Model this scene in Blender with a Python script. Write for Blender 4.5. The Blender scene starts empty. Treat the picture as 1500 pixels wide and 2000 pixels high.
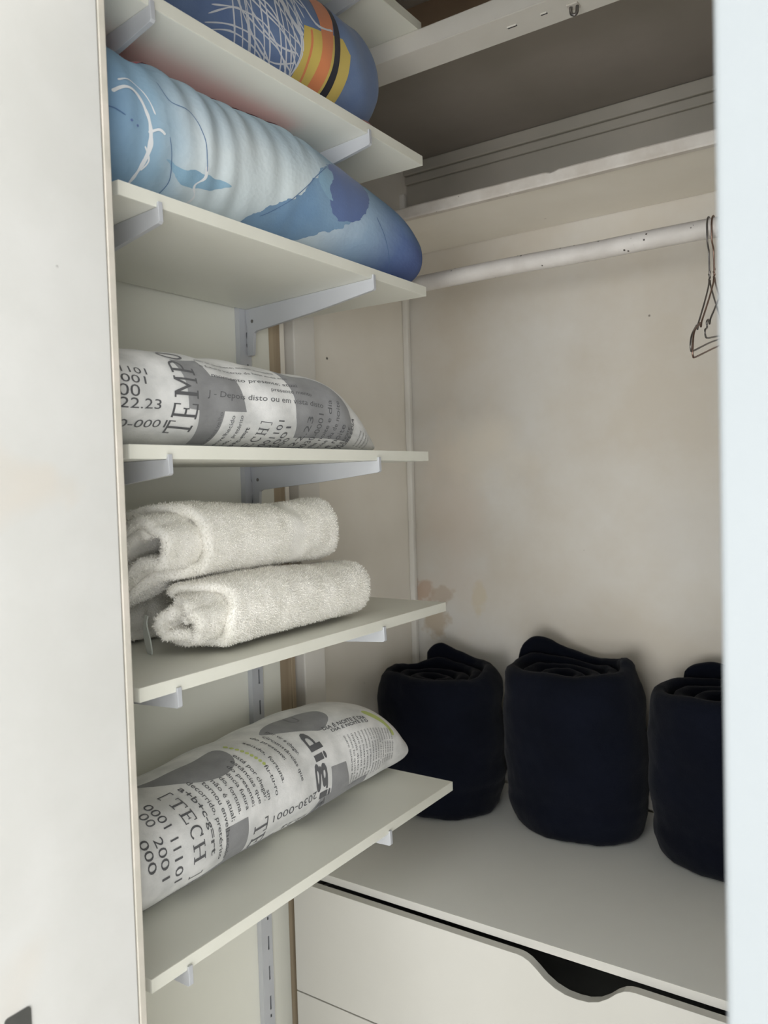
import bpy, bmesh, math, random
import numpy as np
from mathutils import Vector, Matrix, noise

# ---------------------------------------------------------------- camera, light, exposure
scn = bpy.context.scene
COL = scn.collection
M_CAM = [[0.827286, -0.003022, -0.561773], [0.560989, -0.048631, 0.826394], [-0.029817, -0.998812, -0.038536]]          # world axes seen from the camera (x right, y into the closet, z up)
F_PX = 1581.4
cam = bpy.data.cameras.new('camera')
cam.sensor_fit = 'VERTICAL'; cam.sensor_height = 36.0; cam.sensor_width = 27.0
cam.lens = F_PX / 2000.0 * 36.0
cam.clip_start = 0.02
cam.dof.use_dof = True; cam.dof.focus_distance = 1.35; cam.dof.aperture_fstop = 6.0
cam_ob = bpy.data.objects.new('camera', cam); COL.objects.link(cam_ob)
mc = Matrix(M_CAM)
r = mc @ Vector((1, 0, 0)); u = mc @ Vector((0, -1, 0)); b = mc @ Vector((0, 0, -1))
cam_ob.matrix_world = Matrix(((r.x, u.x, b.x, 0), (r.y, u.y, b.y, 0), (r.z, u.z, b.z, 0), (0, 0, 0, 1)))
scn.camera = cam_ob

world = bpy.data.worlds.new('world'); scn.world = world; world.use_nodes = True
world.node_tree.nodes['Background'].inputs[0].default_value = (0.93, 0.97, 1.0, 1)
world.node_tree.nodes['Background'].inputs[1].default_value = 1.48

def area(name, loc, rot, sx, sy, power, col):
    l = bpy.data.lights.new(name, 'AREA'); l.shape = 'RECTANGLE'; l.size = sx; l.size_y = sy; l.energy = power; l.color = col
    o = bpy.data.objects.new(name, l); COL.objects.link(o); o.location = loc; o.rotation_euler = rot
    return o
area('window_daylight', (.15, -4.3, -.60), (math.radians(90), 0, math.radians(4)), 2.6, 1.6, 134, (0.985, 0.995, 1.0))
area('side_fill', (2.2, -2.5, -.60), (math.radians(90), 0, math.radians(42)), 1.4, 1.5, 74, (0.985, 0.995, 1.0))  # added fill lamp from the right, brightens the low left lining
sl = bpy.data.lights.new('floor_bounce_spot', 'SPOT'); sl.energy = 900; sl.color = (1.0, .985, .96); sl.spot_size = math.radians(42); sl.spot_blend = .4; sl.shadow_soft_size = .2  # added spot on the unseen floor; its bounce lights the shelf undersides
so = bpy.data.objects.new('floor_bounce_spot', sl); COL.objects.link(so); so.location = (1.1, -2.9, 1.15)
so.rotation_euler = (Vector((-.15, -.85, -1.5)) - Vector((1.1, -2.9, 1.15))).to_track_quat('-Z', 'Y').to_euler()
scn.view_settings.view_transform = 'Standard'; scn.view_settings.look = 'None'
scn.view_settings.exposure = 0.0; scn.view_settings.gamma = 1.0; scn.view_settings.use_curve_mapping = False
scn.cycles.max_bounces = 10; scn.cycles.diffuse_bounces = 6

# ---------------------------------------------------------------- materials
def srgb(r, g, b):
    f = lambda c: c/12.92 if c <= 0.04045 else ((c+0.055)/1.055)**2.4
    return (f(r/255), f(g/255), f(b/255), 1)
def new_mat(name, rough=0.6, spec=0.4):
    m = bpy.data.materials.new(name); m.use_nodes = True
    nt = m.node_tree; bs = nt.nodes['Principled BSDF']
    bs.inputs['Roughness'].default_value = rough
    bs.inputs['Specular IOR Level'].default_value = spec
    return m, nt, bs
def N(nt, kind, **kw):
    n = nt.nodes.new(kind)
    for k, v in kw.items():
        if k.startswith('i_'):
            key = k[2:].replace('_', ' ')
            n.inputs[key].default_value = v
        else: setattr(n, k, v)
    return n
def coords(nt, scale=(1, 1, 1), attr=None):
    if attr:
        a = N(nt, 'ShaderNodeAttribute', attribute_name=attr); out = a.outputs['Vector']
    else:
        a = N(nt, 'ShaderNodeTexCoord'); out = a.outputs['Object']
    mp = N(nt, 'ShaderNodeMapping'); mp.inputs['Scale'].default_value = scale
    nt.links.new(out, mp.inputs['Vector']); return mp.outputs['Vector'], out
def ramp(nt, fac, stops, interp='LINEAR'):
    r = N(nt, 'ShaderNodeValToRGB'); r.color_ramp.interpolation = interp
    e = r.color_ramp.elements
    e[0].position, e[0].color = stops[0]; e[1].position, e[1].color = stops[1]
    for p, c in stops[2:]:
        q = e.new(p); q.color = c
    nt.links.new(fac, r.inputs['Fac']); return r.outputs['Color']
def mixc(nt, fac, a, b, mode='MIX'):
    m = N(nt, 'ShaderNodeMix', data_type='RGBA', blend_type=mode)
    if isinstance(fac, (int, float)): m.inputs[0].default_value = fac
    else: nt.links.new(fac, m.inputs[0])
    for s, v in ((6, a), (7, b)):
        if isinstance(v, tuple): m.inputs[s].default_value = v
        else: nt.links.new(v, m.inputs[s])
    return m.outputs[2]
def bump(nt, bs, height, strength=0.2, dist=0.002):
    bp = N(nt, 'ShaderNodeBump'); bp.inputs['Strength'].default_value = strength; bp.inputs['Distance'].default_value = dist
    nt.links.new(height, bp.inputs['Height']); nt.links.new(bp.outputs['Normal'], bs.inputs['Normal'])
def paint(name, c1, c2, scale=3.0, rough=0.6, specks=None, bmp=0.1, blotch=None):
    """painted board: two close tones in soft clouds, optional dark specks and tan blotches"""
    m, nt, bs = new_mat(name, rough)
    v, raw = coords(nt)
    n1 = N(nt, 'ShaderNodeTexNoise', i_Scale=scale, i_Detail=6.0, i_Roughness=0.55); nt.links.new(v, n1.inputs['Vector'])
    col = ramp(nt, n1.outputs['Fac'], [(0.35, c1), (0.68, c2)])
    if blotch:
        nb = N(nt, 'ShaderNodeTexNoise', i_Scale=blotch[1], i_Detail=4.0, i_Distortion=0.8); nt.links.new(v, nb.inputs['Vector'])
        mk = ramp(nt, nb.outputs['Fac'], [(blotch[2], (0, 0, 0, 1)), (blotch[2]+.1, (blotch[3],)*3+(1,))])
        col = mixc(nt, mk, col, blotch[0])
    if specks:
        vo = N(nt, 'ShaderNodeTexVoronoi', i_Scale=specks[0]); nt.links.new(v, vo.inputs['Vector'])
        wn = N(nt, 'ShaderNodeTexNoise', i_Scale=specks[0]*.37); nt.links.new(v, wn.inputs['Vector'])
        a = ramp(nt, vo.outputs['Distance'], [(specks[1], (1, 1, 1, 1)), (specks[1]*1.5, (0, 0, 0, 1))])
        g = ramp(nt, wn.outputs['Fac'], [(specks[2], (0, 0, 0, 1)), (specks[2]+.02, (1, 1, 1, 1))])
        mk = mixc(nt, 1.0, a, g, 'MULTIPLY')
        col = mixc(nt, mk, col, srgb(60, 52, 45))
    nt.links.new(col, bs.inputs['Base Color'])
    nf = N(nt, 'ShaderNodeTexNoise', i_Scale=90.0, i_Detail=3.0); nt.links.new(v, nf.inputs['Vector'])
    bump(nt, bs, nf.outputs['Fac'], bmp, 0.001)
    return m
M = {}
M['lining'] = paint('grey_green_lining', srgb(224, 224, 213), srgb(230, 229, 219), 2.0, 0.55, None, .05)
M['wall_side'] = paint('old_cream_paint', srgb(232, 226, 214), srgb(240, 235, 225), 3.5, 0.7, (22, .06, .62), .15)
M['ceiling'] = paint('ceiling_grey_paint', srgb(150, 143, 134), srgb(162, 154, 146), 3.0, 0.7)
M['upper_shade'] = paint('upper_compartment_shade_grey', srgb(168, 163, 152), srgb(178, 172, 161), 6, .7, (50, .05, .66), .2)  # shade above the hat shelf, put into the colour of these boards
M['room_ceiling'] = paint('room_ceiling_white', srgb(236, 236, 233), srgb(240, 240, 238), 3, .7)
M['brown'] = paint('bare_brown_board', srgb(196, 172, 148), srgb(206, 184, 160), 4, 0.7)
M['beam'] = paint('beam_old_white_paint', srgb(222, 218, 210), srgb(230, 227, 220), 5, 0.6, (60, .05, .66), .25)
M['beam_chip'] = paint('chipped_edge_paint', srgb(200, 192, 182), srgb(222, 217, 210), 14, 0.7, (60, .08, .6), .6)
M['rod'] = paint('rod_worn_white_paint', srgb(206, 200, 194), srgb(222, 217, 212), 16, 0.5, (70, .12, .56), .5)
M['board'] = paint('white_melamine', srgb(230, 230, 220), srgb(234, 234, 225), 5, 0.45, None, .03)
M['edge'] = paint('cream_edge_band', srgb(226, 225, 213), srgb(231, 230, 219), 9, 0.45, None, .05)
M['top'] = paint('chest_top_melamine', srgb(238, 238, 234), srgb(242, 242, 238), 3, 0.4, None, .03)
M['front'] = paint('drawer_front_laminate', srgb(196, 194, 187), srgb(201, 199, 193), 2, 0.45, None, .03)
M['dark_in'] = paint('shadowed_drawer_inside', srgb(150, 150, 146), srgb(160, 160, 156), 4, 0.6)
M['door'] = paint('door_white_paint', srgb(202, 201, 197), srgb(209, 208, 205), 7, 0.55, (16, .022, .60), .12, (srgb(207, 196, 182), 2.4, .60, .8))
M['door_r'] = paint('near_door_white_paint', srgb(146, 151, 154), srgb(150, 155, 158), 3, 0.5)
M['frame_old'] = paint('frame_edge_old_paint', srgb(186, 182, 170), srgb(204, 196, 186), 18, 0.6, None, .4)
M['steel'] = paint('powder_coated_steel', srgb(184, 186, 190), srgb(190, 192, 196), 8, 0.35, None, .03)
M['slot'] = paint('track_inside_shadow', srgb(40, 40, 46), srgb(52, 52, 58), 8, 0.7)
def wood():
    m, nt, bs = new_mat('bare_pine_strip', 0.7)
    v, raw = coords(nt, (60, 60, 2.5))
    n = N(nt, 'ShaderNodeTexNoise', i_Scale=1.0, i_Detail=5.0, i_Distortion=.6); nt.links.new(v, n.inputs['Vector'])
    c = ramp(nt, n.outputs['Fac'], [(.3, srgb(150, 134, 112)), (.7, srgb(176, 160, 136))])
    nt.links.new(c, bs.inputs['Base Color']); bump(nt, bs, n.outputs['Fac'], .2); return m
M['wood'] = wood()
def wall_back_mat():
    m, nt, bs = new_mat('stained_back_panel', 0.7)
    v, raw = coords(nt)
    n1 = N(nt, 'ShaderNodeTexNoise', i_Scale=2.2, i_Detail=7.0, i_Roughness=.6); nt.links.new(v, n1.inputs['Vector'])
    col = ramp(nt, n1.outputs['Fac'], [(.35, srgb(204, 196, 183)), (.65, srgb(216, 213, 207))])
    def blob(cx, cz, rx, rz, colour, amount, nscale=18.0, soft=.35):
        nonlocal col
        mp = N(nt, 'ShaderNodeMapping'); mp.vector_type = 'POINT'
        mp.inputs['Location'].default_value = (-cx/rx, 0, -cz/rz); mp.inputs['Scale'].default_value = (1/rx, 0, 1/rz)
        nt.links.new(raw, mp.inputs['Vector'])
        ln = N(nt, 'ShaderNodeVectorMath', operation='LENGTH'); nt.links.new(mp.outputs['Vector'], ln.inputs[0])
        nn = N(nt, 'ShaderNodeTexNoise', i_Scale=nscale, i_Detail=5.0); nt.links.new(raw, nn.inputs['Vector'])
        ad = N(nt, 'ShaderNodeMath', operation='MULTIPLY_ADD'); nt.links.new(nn.outputs['Fac'], ad.inputs[0]); ad.inputs[1].default_value = 1.5; 
        nt.links.new(ln.outputs['Value'], ad.inputs[2])
        sub = N(nt, 'ShaderNodeMapRange'); nt.links.new(ad.outputs[0], sub.inputs[0])
        sub.inputs[1].default_value = 1.75; sub.inputs[2].default_value = 1.75-soft; sub.inputs[3].default_value = 0; sub.inputs[4].default_value = amount
        col = mixc(nt, sub.outputs[0], col, colour)
    # damp stains and scuffs of their own shape, by the corner and low on the panel
    blob(-1.205, -.315, .045, .035, srgb(188, 160, 136), .75, 40)
    blob(-1.150, -.325, .05, .03, srgb(180, 160, 138), .6, 40)
    blob(-1.165, -.40, .045, .05, srgb(182, 162, 132), .65, 30)
    blob(-1.03, -.33, .025, .05, srgb(206, 192, 160), .5, 30)
    blob(-1.10, -.12, .11, .30, srgb(214, 200, 186), .40, 9, .6)
    blob(-1.02, .08, .16, .13, srgb(234, 224, 206), .40, 9, .8)
    blob(-.45, -.15, .25, .12, srgb(206, 202, 196), .35, 6, .8)
    vo = N(nt, 'ShaderNodeTexVoronoi', i_Scale=9.0); nt.links.new(raw, vo.inputs['Vector'])
    k = ramp(nt, vo.outputs['Distance'], [(.022, (.8, .8, .8, 1)), (.034, (0, 0, 0, 1))])
    col = mixc(nt, k, col, srgb(90, 78, 66))
    nt.links.new(col, bs.inputs['Base Color']); 
    nf = N(nt, 'ShaderNodeTexNoise', i_Scale=60.0, i_Detail=4.0); nt.links.new(raw, nf.inputs['Vector']); bump(nt, bs, nf.outputs['Fac'], .12, .001)
    return m
M['wall_back'] = wall_back_mat()
def tiles():
    m, nt, bs = new_mat('room_floor_tiles', 0.35)
    v, raw = coords(nt)
    br = N(nt, 'ShaderNodeTexBrick', i_Scale=2.0); br.offset = 0; br.inputs['Mortar Size'].default_value = .008; br.inputs['Brick Width'].default_value = 1; br.inputs['Row Height'].default_value = 1
    br.inputs['Color1'].default_value = srgb(216, 213, 207); br.inputs['Color2'].default_value = srgb(212, 209, 203); br.inputs['Mortar'].default_value = srgb(170, 165, 155)
    nt.links.new(v, br.inputs['Vector']); nt.links.new(br.outputs['Color'], bs.inputs['Base Color']); return m
M['tiles'] = tiles()
def cloth(name, c1, c2, scale=200, bmp=.35, rough=.9, sheen=.2, big=6.0, attr='st'):
    m, nt, bs = new_mat(name, rough, .15)
    v, raw = coords(nt, attr=attr)
    n1 = N(nt, 'ShaderNodeTexNoise', i_Scale=big, i_Detail=5.0); nt.links.new(v, n1.inputs['Vector'])
    c = ramp(nt, n1.outputs['Fac'], [(.35, c1), (.65, c2)])
    nt.links.new(c, bs.inputs['Base Color'])
    w = N(nt, 'ShaderNodeTexNoise', i_Scale=scale, i_Detail=2.0); nt.links.new(v, w.inputs['Vector'])
    bump(nt, bs, w.outputs['Fac'], bmp, .0015)
    bs.inputs['Sheen Weight'].default_value = sheen
    return m
M['news'] = cloth('newsprint_pale_grey', srgb(214, 214, 212), srgb(240, 239, 237), 300, .2, big=22)
M['news_dark'] = cloth('newsprint_mid_grey', srgb(140, 140, 141), srgb(152, 152, 153), 300, .2, big=30)
M['ink'] = cloth('newsprint_ink', srgb(92, 92, 94), srgb(102, 102, 104), 300, .1)
M['ink_soft'] = cloth('newsprint_faint_ink', srgb(112, 112, 114), srgb(122, 122, 123), 300, .1)
M['lime'] = cloth('newsprint_lime', srgb(186, 198, 110), srgb(200, 210, 130), 300, .1)
M['navy'] = cloth('navy_fleece', srgb(7, 10, 20), srgb(11, 15, 27), 300, .5, 1.0, .04, attr=None)
M['terry'] = cloth('white_terry', srgb(236, 233, 224), srgb(246, 243, 236), 420, .9, 1.0, .3, 30, attr=None)
M['terry_in'] = M['terry']
M['tag_grey'] = cloth('grey_label_cloth', srgb(206, 210, 204), srgb(220, 224, 218), 300, .2, attr=None)
M['tag_blue'] = cloth('label_blue_print', srgb(70, 110, 140), srgb(80, 120, 150), 300, .1, attr=None)
def duvet_mat():
    m, nt, bs = new_mat('pale_to_deep_blue_cotton', .85, .2)
    v, raw = coords(nt, attr='st')
    sep = N(nt, 'ShaderNodeSeparateXYZ'); nt.links.new(raw, sep.inputs[0])
    nz = N(nt, 'ShaderNodeTexNoise', i_Scale=6.0, i_Detail=6.0); nt.links.new(raw, nz.inputs['Vector'])
    ad = N(nt, 'ShaderNodeMath', operation='MULTIPLY_ADD'); nt.links.new(nz.outputs['Fac'], ad.inputs[0]); ad.inputs[1].default_value = .16; nt.links.new(sep.outputs['X'], ad.inputs[2])
    c = ramp(nt, ad.outputs[0], [(.28, srgb(122, 154, 184)), (.36, srgb(146, 174, 194)), (.44, srgb(206, 216, 220)), (.68, srgb(212, 222, 224)), (.82, srgb(154, 178, 202)), (.94, srgb(98, 118, 162)), (1.0, srgb(88, 104, 150))])
    # a pale blue wash over the top back
    ad2 = N(nt, 'ShaderNodeMath', operation='MULTIPLY_ADD'); nt.links.new(nz.outputs['Fac'], ad2.inputs[0]); ad2.inputs[1].default_value = .12; nt.links.new(sep.outputs['Y'], ad2.inputs[2])
    k = ramp(nt, ad2.outputs[0], [(.27, (0, 0, 0, 1)), (.36, (.6, .6, .6, 1))])
    c = mixc(nt, k, c, srgb(140, 170, 192))
    nt.links.new(c, bs.inputs['Base Color'])
    w = N(nt, 'ShaderNodeTexVoronoi', i_Scale=120.0); nt.links.new(raw, w.inputs['Vector']); bump(nt, bs, w.outputs['Distance'], .35, .001)
    return m
M['duvet'] = duvet_mat()
M['duvet_deep'] = cloth('duvet_deep_blue', srgb(112, 144, 176), srgb(132, 162, 188), 200, .3, big=8)
M['duvet_dark'] = cloth('duvet_dark_blue', srgb(88, 106, 154), srgb(98, 118, 162), 200, .3, big=8)
M['duvet_sky'] = cloth('duvet_sky_blue', srgb(134, 168, 192), srgb(144, 178, 200), 200, .3, big=20)
M['duvet_line'] = cloth('duvet_white_line', srgb(216, 218, 220), srgb(226, 228, 230), 200, .1)
M['seam'] = cloth('duvet_seam_line', srgb(84, 112, 150), srgb(94, 122, 158), 200, .1)
M['duvet2'] = cloth('denim_blue_cotton', srgb(96, 116, 154), srgb(110, 130, 165), 240, .3, big=14)
M['net'] = cloth('white_net_print', srgb(196, 200, 206), srgb(212, 214, 220), 240, .1)
M['yellow'] = cloth('yellow_print', srgb(196, 172, 88), srgb(204, 182, 100), 240, .1)
M['orange'] = cloth('orange_print', srgb(206, 126, 84), srgb(212, 136, 92), 240, .1)
M['black'] = cloth('black_print', srgb(34, 34, 42), srgb(42, 42, 50), 240, .1)
M['rust'] = cloth('rust_red_cotton', srgb(150, 84, 72), srgb(160, 92, 80), 240, .2, attr=None)
M['red'] = cloth('dusky_red_cotton', srgb(186, 50, 66), srgb(196, 60, 76), 240, .2, attr=None)
def metal(name, c, rough=.35):
    m, nt, bs = new_mat(name, rough, .5); bs.inputs['Metallic'].default_value = .9
    v, raw = coords(nt); n = N(nt, 'ShaderNodeTexNoise', i_Scale=70.0, i_Detail=3.0); nt.links.new(v, n.inputs['Vector'])
    nt.links.new(ramp(nt, n.outputs['Fac'], [(.3, c), (.7, tuple(min(1, x*1.3) for x in c[:3])+(1,))]), bs.inputs['Base Color']); return m
M['wire'] = metal('hanger_wire', srgb(120, 116, 114))
M['copper'] = metal('hanger_rusty_wire', srgb(136, 112, 100))
M['pull'] = paint('dark_bronze_pull', srgb(72, 72, 70), srgb(86, 86, 82), 30, .4)
M['pull_in'] = paint('pull_cup_dark', srgb(52, 52, 50), srgb(62, 62, 60), 30, .45)

# ---------------------------------------------------------------- building helpers
def link(name, bm, mats, parent=None, smooth=False, auto=None):
    me = bpy.data.meshes.new(name)
    bm.normal_update(); bm.to_mesh(me); bm.free()
    for m in (mats if isinstance(mats, (list, tuple)) else [mats]): me.materials.append(m)
    o = bpy.data.objects.new(name, me); COL.objects.link(o)
    if parent is not None: o.parent = parent; o.matrix_parent_inverse = Matrix.Translation(-parent.location)
    if smooth:
        me.polygons.foreach_set('use_smooth', [True]*len(me.polygons))
        if auto: me.set_sharp_from_angle(angle=math.radians(auto))
    return o
def tag(o, label, cat, group=None):
    o['label'] = label; o['category'] = cat
    if group: o['group'] = group
    return o
def thing(name, loc, label, cat, group=None):
    o = bpy.data.objects.new(name, None); COL.objects.link(o); o.location = loc; o.empty_display_size = .05
    return tag(o, label, cat, group)
def struct(o):
    o['kind'] = 'structure'; return o
def box(bm, x0, x1, y0, y1, z0, z1, bev=0.0, mi=0, seg=2):
    vs = [bm.verts.new((x, y, z)) for x in (x0, x1) for y in (y0, y1) for z in (z0, z1)]
    q = [(0, 1, 3, 2), (4, 6, 7, 5), (0, 4, 5, 1), (2, 3, 7, 6), (0, 2, 6, 4), (1, 5, 7, 3)]
    fs = [bm.faces.new([vs[i] for i in f]) for f in q]
    for f in fs: f.material_index = mi
    if bev > 0:
        es = list({e for f in fs for e in f.edges})
        res = bmesh.ops.bevel(bm, geom=es, offset=bev, segments=seg, profile=.5, affect='EDGES')
        for f in res['faces']: f.material_index = mi
    return fs
def bx(name, dims, mat, parent=None, bev=0.001):
    bm = bmesh.new(); box(bm, *dims, bev=bev)
    return link(name, bm, mat, parent)
def prism(bm, pts, axis, a0, a1, bev=0.0, mi=0):
    """polygon in the plane across `axis`, extruded from a0 to a1"""
    def v(p, a):
        return {'x': (a, p[0], p[1]), 'y': (p[0], a, p[1]), 'z': (p[0], p[1], a)}[axis]
    A = [bm.verts.new(v(p, a0)) for p in pts]; B = [bm.verts.new(v(p, a1)) for p in pts]
    fs = [bm.faces.new(A), bm.faces.new(B[::-1])]
    n = len(pts)
    for i in range(n): fs.append(bm.faces.new((A[i], B[i], B[(i+1) % n], A[(i+1) % n])))
    for f in fs: f.material_index = mi
    bmesh.ops.recalc_face_normals(bm, faces=fs)
    if bev:
        es = list({e for f in fs[:2] for e in f.edges})
        bmesh.ops.bevel(bm, geom=es, offset=bev, segments=2, profile=.5, affect='EDGES')
def tube(bm, pts, r, seg=8, closed=False):
    pts = [Vector(p) for p in pts]; n = len(pts); rings = []
    up = Vector((0, 0, 1)); prev = None
    for i, p in enumerate(pts):
        a = pts[(i-1) % n] if (i > 0 or closed) else p; c = pts[(i+1) % n] if (i < n-1 or closed) else p
        t = (c-a).normalized()
        if prev is None:
            x = t.orthogonal().normalized()
        else:
            x = (prev - t*prev.dot(t)).normalized()
        prev = x; y = t.cross(x)
        rr = r[i] if isinstance(r, (list, tuple)) else r
        rings.append([bm.verts.new(p + (x*math.cos(2*math.pi*k/seg) + y*math.sin(2*math.pi*k/seg))*rr) for k in range(seg)])
    for i in range(n if closed else n-1):
        A, B = rings[i], rings[(i+1) % n]
        for k in range(seg): bm.faces.new((A[k], A[(k+1) % seg], B[(k+1) % seg], B[k]))
    if not closed:
        bm.faces.new(rings[0][::-1]); bm.faces.new(rings[-1])
def smooth_path(keys, n=12, closed=False):
    P = [Vector(k) for k in keys]; out = []; m = len(P)
    for i in range(m if closed else m-1):
        p0 = P[i-1] if (i > 0 or closed) else P[0]; p1 = P[i]; p2 = P[(i+1) % m]; p3 = P[(i+2) % m] if (i+2 < m or closed) else P[-1]
        for k in range(n):
            t = k/n
            out.append(.5*((2*p1) + (p2-p0)*t + (2*p0-5*p1+4*p2-p3)*t*t + (3*p1-p0-3*p2+p3)*t**3))
    if not closed: out.append(P[-1])
    return out
# ---- soft-goods surfaces: s runs along the roll, t runs round it (0 = underneath, rising over the front)
def pchip(xs, ys, x):
    xs = np.asarray(xs, float); ys = np.asarray(ys, float); x = np.asarray(x, float)
    h = np.diff(xs); d = np.diff(ys) / h
    m = np.zeros(len(xs)); m[0] = d[0]; m[-1] = d[-1]
    for i in range(1, len(xs) - 1):
        if d[i-1] * d[i] > 0:
            w1 = 2*h[i] + h[i-1]; w2 = h[i] + 2*h[i-1]
            m[i] = (w1 + w2) / (w1/d[i-1] + w2/d[i])
    i = np.clip(np.searchsorted(xs, x) - 1, 0, len(xs) - 2)
    u = np.clip((x - xs[i]) / h[i], 0, 1)
    return ((1+2*u)*(1-u)**2*ys[i] + u*(1-u)**2*h[i]*m[i] + u*u*(3-2*u)*ys[i+1] + u*u*(u-1)*h[i]*m[i+1])
class Roll:
    """keys rows: y, centre x, half width, half height, lift above base; G = nominal girth"""
    def __init__(self, keys, base, G, n=2.3, wrinkle=None, tilt=0.0):
        self.k = np.array(keys, float); self.base = base; self.G = G; self.n = n; self.w = wrinkle; self.tilt = tilt
        self.s0 = self.k[0, 0]; self.L = self.k[-1, 0] - self.k[0, 0]
    def P(self, s, t):
        s = np.asarray(s, float); t = np.asarray(t, float)
        y = self.s0 + np.clip(s, 0, self.L); k = self.k
        cx = pchip(k[:, 0], k[:, 1], y); rx = pchip(k[:, 0], k[:, 2], y); rz = pchip(k[:, 0], k[:, 3], y); up = pchip(k[:, 0], k[:, 4], y)
        a = -math.pi/2 + 2*math.pi*t/self.G
        c, q = np.cos(a), np.sin(a); e = 2.0/self.n
        w = self.w(s, t) if self.w is not None else 0.0
        lowfade = np.clip((q + 1) * 1.5, 0, 1)
        f = np.minimum(1.0, rx/0.05)
        X = cx + (rx + w*lowfade*f) * np.sign(c) * np.abs(c)**e
        Z = self.base + up + rz + (rz + w*lowfade*f) * np.sign(q) * np.abs(q)**e
        yy = y + self.tilt * (Z - self.base)
        return np.stack([X, yy, np.maximum(Z, self.base + 0.0005)], -1)
    def PN(self, s, t, off=0.0):
        e = 1e-3
        p = self.P(s, t); a = self.P(np.asarray(s)+e, t) - self.P(np.asarray(s)-e, t); b = self.P(s, np.asarray(t)+e) - self.P(s, np.asarray(t)-e)
        n = np.cross(a, b); l = np.linalg.norm(n, axis=-1, keepdims=True); n = n/np.maximum(l, 1e-12)
        return p + n*off
def pill_a_w(s, t):
    return 0.0016*np.sin(38*s + 9*t) + 0.0022*np.sin(17*s - 24*t + 1.3) + 0.0012*np.sin(71*s + 31*t)
def pill_b_w(s, t):
    return 0.0018*np.sin(23*s + 12*t) + 0.0022*np.sin(13*s - 17*t + .4) + 0.0012*np.sin(55*s + 21*t)
ROLL_A = Roll([(.46,-.955,.010,.006,.03),(.475,-.955,.06,.035,.01),(.52,-.958,.098,.060,0),(.60,-.960,.112,.069,0),(.80,-.962,.116,.0705,0),
    (1.0,-.960,.114,.0705,0),(1.08,-.956,.108,.0675,0),(1.14,-.950,.100,.0605,0),(1.18,-.944,.088,.048,0),(1.222,-.938,.074,.034,0),(1.252,-.934,.060,.021,.001),(1.276,-.932,.046,.011,.002),(1.289,-.93,.034,.006,.004),(1.292,-.93,.026,.003,.006)], .054, .60, 2.4, pill_a_w)
ROLL_B = Roll([(.50,-1.010,.010,.006,.03),(.515,-1.010,.055,.04,.01),(.56,-1.010,.090,.060,0),(.64,-1.010,.108,.070,0),(.80,-1.012,.113,.076,0),
    (1.0,-1.015,.113,.081,0),(1.15,-1.018,.112,.084,0),(1.26,-1.020,.110,.084,0),(1.33,-1.020,.107,.078,0),(1.38,-1.018,.102,.062,.002),(1.41,-1.016,.096,.044,.006),(1.426,-1.014,.092,.028,.014),(1.432,-1.014,.088,.014,.024)], -.615, .62, 2.35, pill_b_w)
def dent(y, v):
    # creases where the shelf brackets above press into the top and back
    k = np.clip((v-.34)/.10, 0, 1)
    return .050*k*sum(np.exp(-np.abs((y-q)/.019)**2.6) for q in (.722, 1.200))
def duv_w(s, t):
    pl = np.exp(-((s-.36)/.26)**2)
    return 0.0012*pl*np.sin(150*s + 8*np.sin(7*t) + 9*t)*(.6+.4*np.sin(31*s+5*t)) + .0010*pl*np.sin(97*s - 11*t) - dent(s+.44, t/.88) + .003*np.sin(19*s+8*t) + .0035*np.sin(9*s-14*t+1) + .0012*np.sin(143*s+22*t)*pl
ROLL_C = Roll([(.44,-.985,.012,.01,.07),(.455,-.985,.07,.06,.03),(.50,-.985,.115,.098,.01),(.60,-.985,.145,.110,0),(.80,-.985,.160,.112,0),
    (1.0,-.985,.160,.112,0),(1.12,-.982,.158,.107,0),(1.20,-.975,.156,.102,0),(1.27,-.968,.150,.094,0),(1.32,-.96,.142,.085,0),(1.36,-.955,.130,.073,.001),(1.39,-.95,.110,.058,.006),(1.404,-.95,.08,.036,.022),(1.408,-.95,.03,.012,.04)], .372, .88, 2.2, duv_w)
def duv2_w(s, t):
    return -dent(s+.55, t/.90)*1.0 + .004*np.sin(11*s+9*t) + .003*np.sin(17*s-15*t+1) + .0015*np.sin(60*s+40*t)
ROLL_D = Roll([(.55,-.99,.012,.01,.08),(.57,-.99,.08,.07,.03),(.63,-.99,.14,.105,0),(.80,-.99,.162,.110,0),
    (1.0,-.99,.166,.111,0),(1.12,-.988,.166,.111,0),(1.19,-.985,.160,.112,0),(1.222,-.98,.152,.104,.006),(1.255,-.975,.138,.088,.016),(1.277,-.97,.110,.066,.030),(1.286,-.97,.06,.034,.055),(1.289,-.97,.02,.012,.072)], .621, .90, 2.3, duv2_w)
# ---- end surfaces

# ---------------------------------------------------------------- the setting: room, closet shell, doors
XW, YB, YF = -1.24, 1.96, 0.59          # old side wall, back wall, closet front
ZF, ZC = -1.5, 1.30
struct(bx('floor', (-3.2, 3.2, -5.5, 2.3, ZF-.05, ZF), M['tiles'], bev=0))
struct(bx('ceiling', (-3.2, 3.2, -5.5, 2.3, ZC, ZC+.05), M['room_ceiling'], bev=0))
struct(bx('wall_back', (XW-.03, .92, YB, YB+.03, ZF, ZC), M['wall_back'], bev=0))
struct(bx('wall_left', (XW-.03, XW, YF+.02, YB, ZF, ZC), M['wall_side'], bev=0))
struct(bx('wall_right', (.90, .92, YF+.02, YB, ZF, ZC), M['wall_side'], bev=0))
# brown boards of the upper compartment
struct(bx('wall_upper_back', (XW+.001, .899, YB-.008, YB-.0005, .887, ZC-.001), M['brown'], bev=0))
struct(bx('wall_upper_left', (XW+.0005, XW+.008, 1.46, YB-.009, .887, ZC-.001), M['brown'], bev=0))
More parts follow.
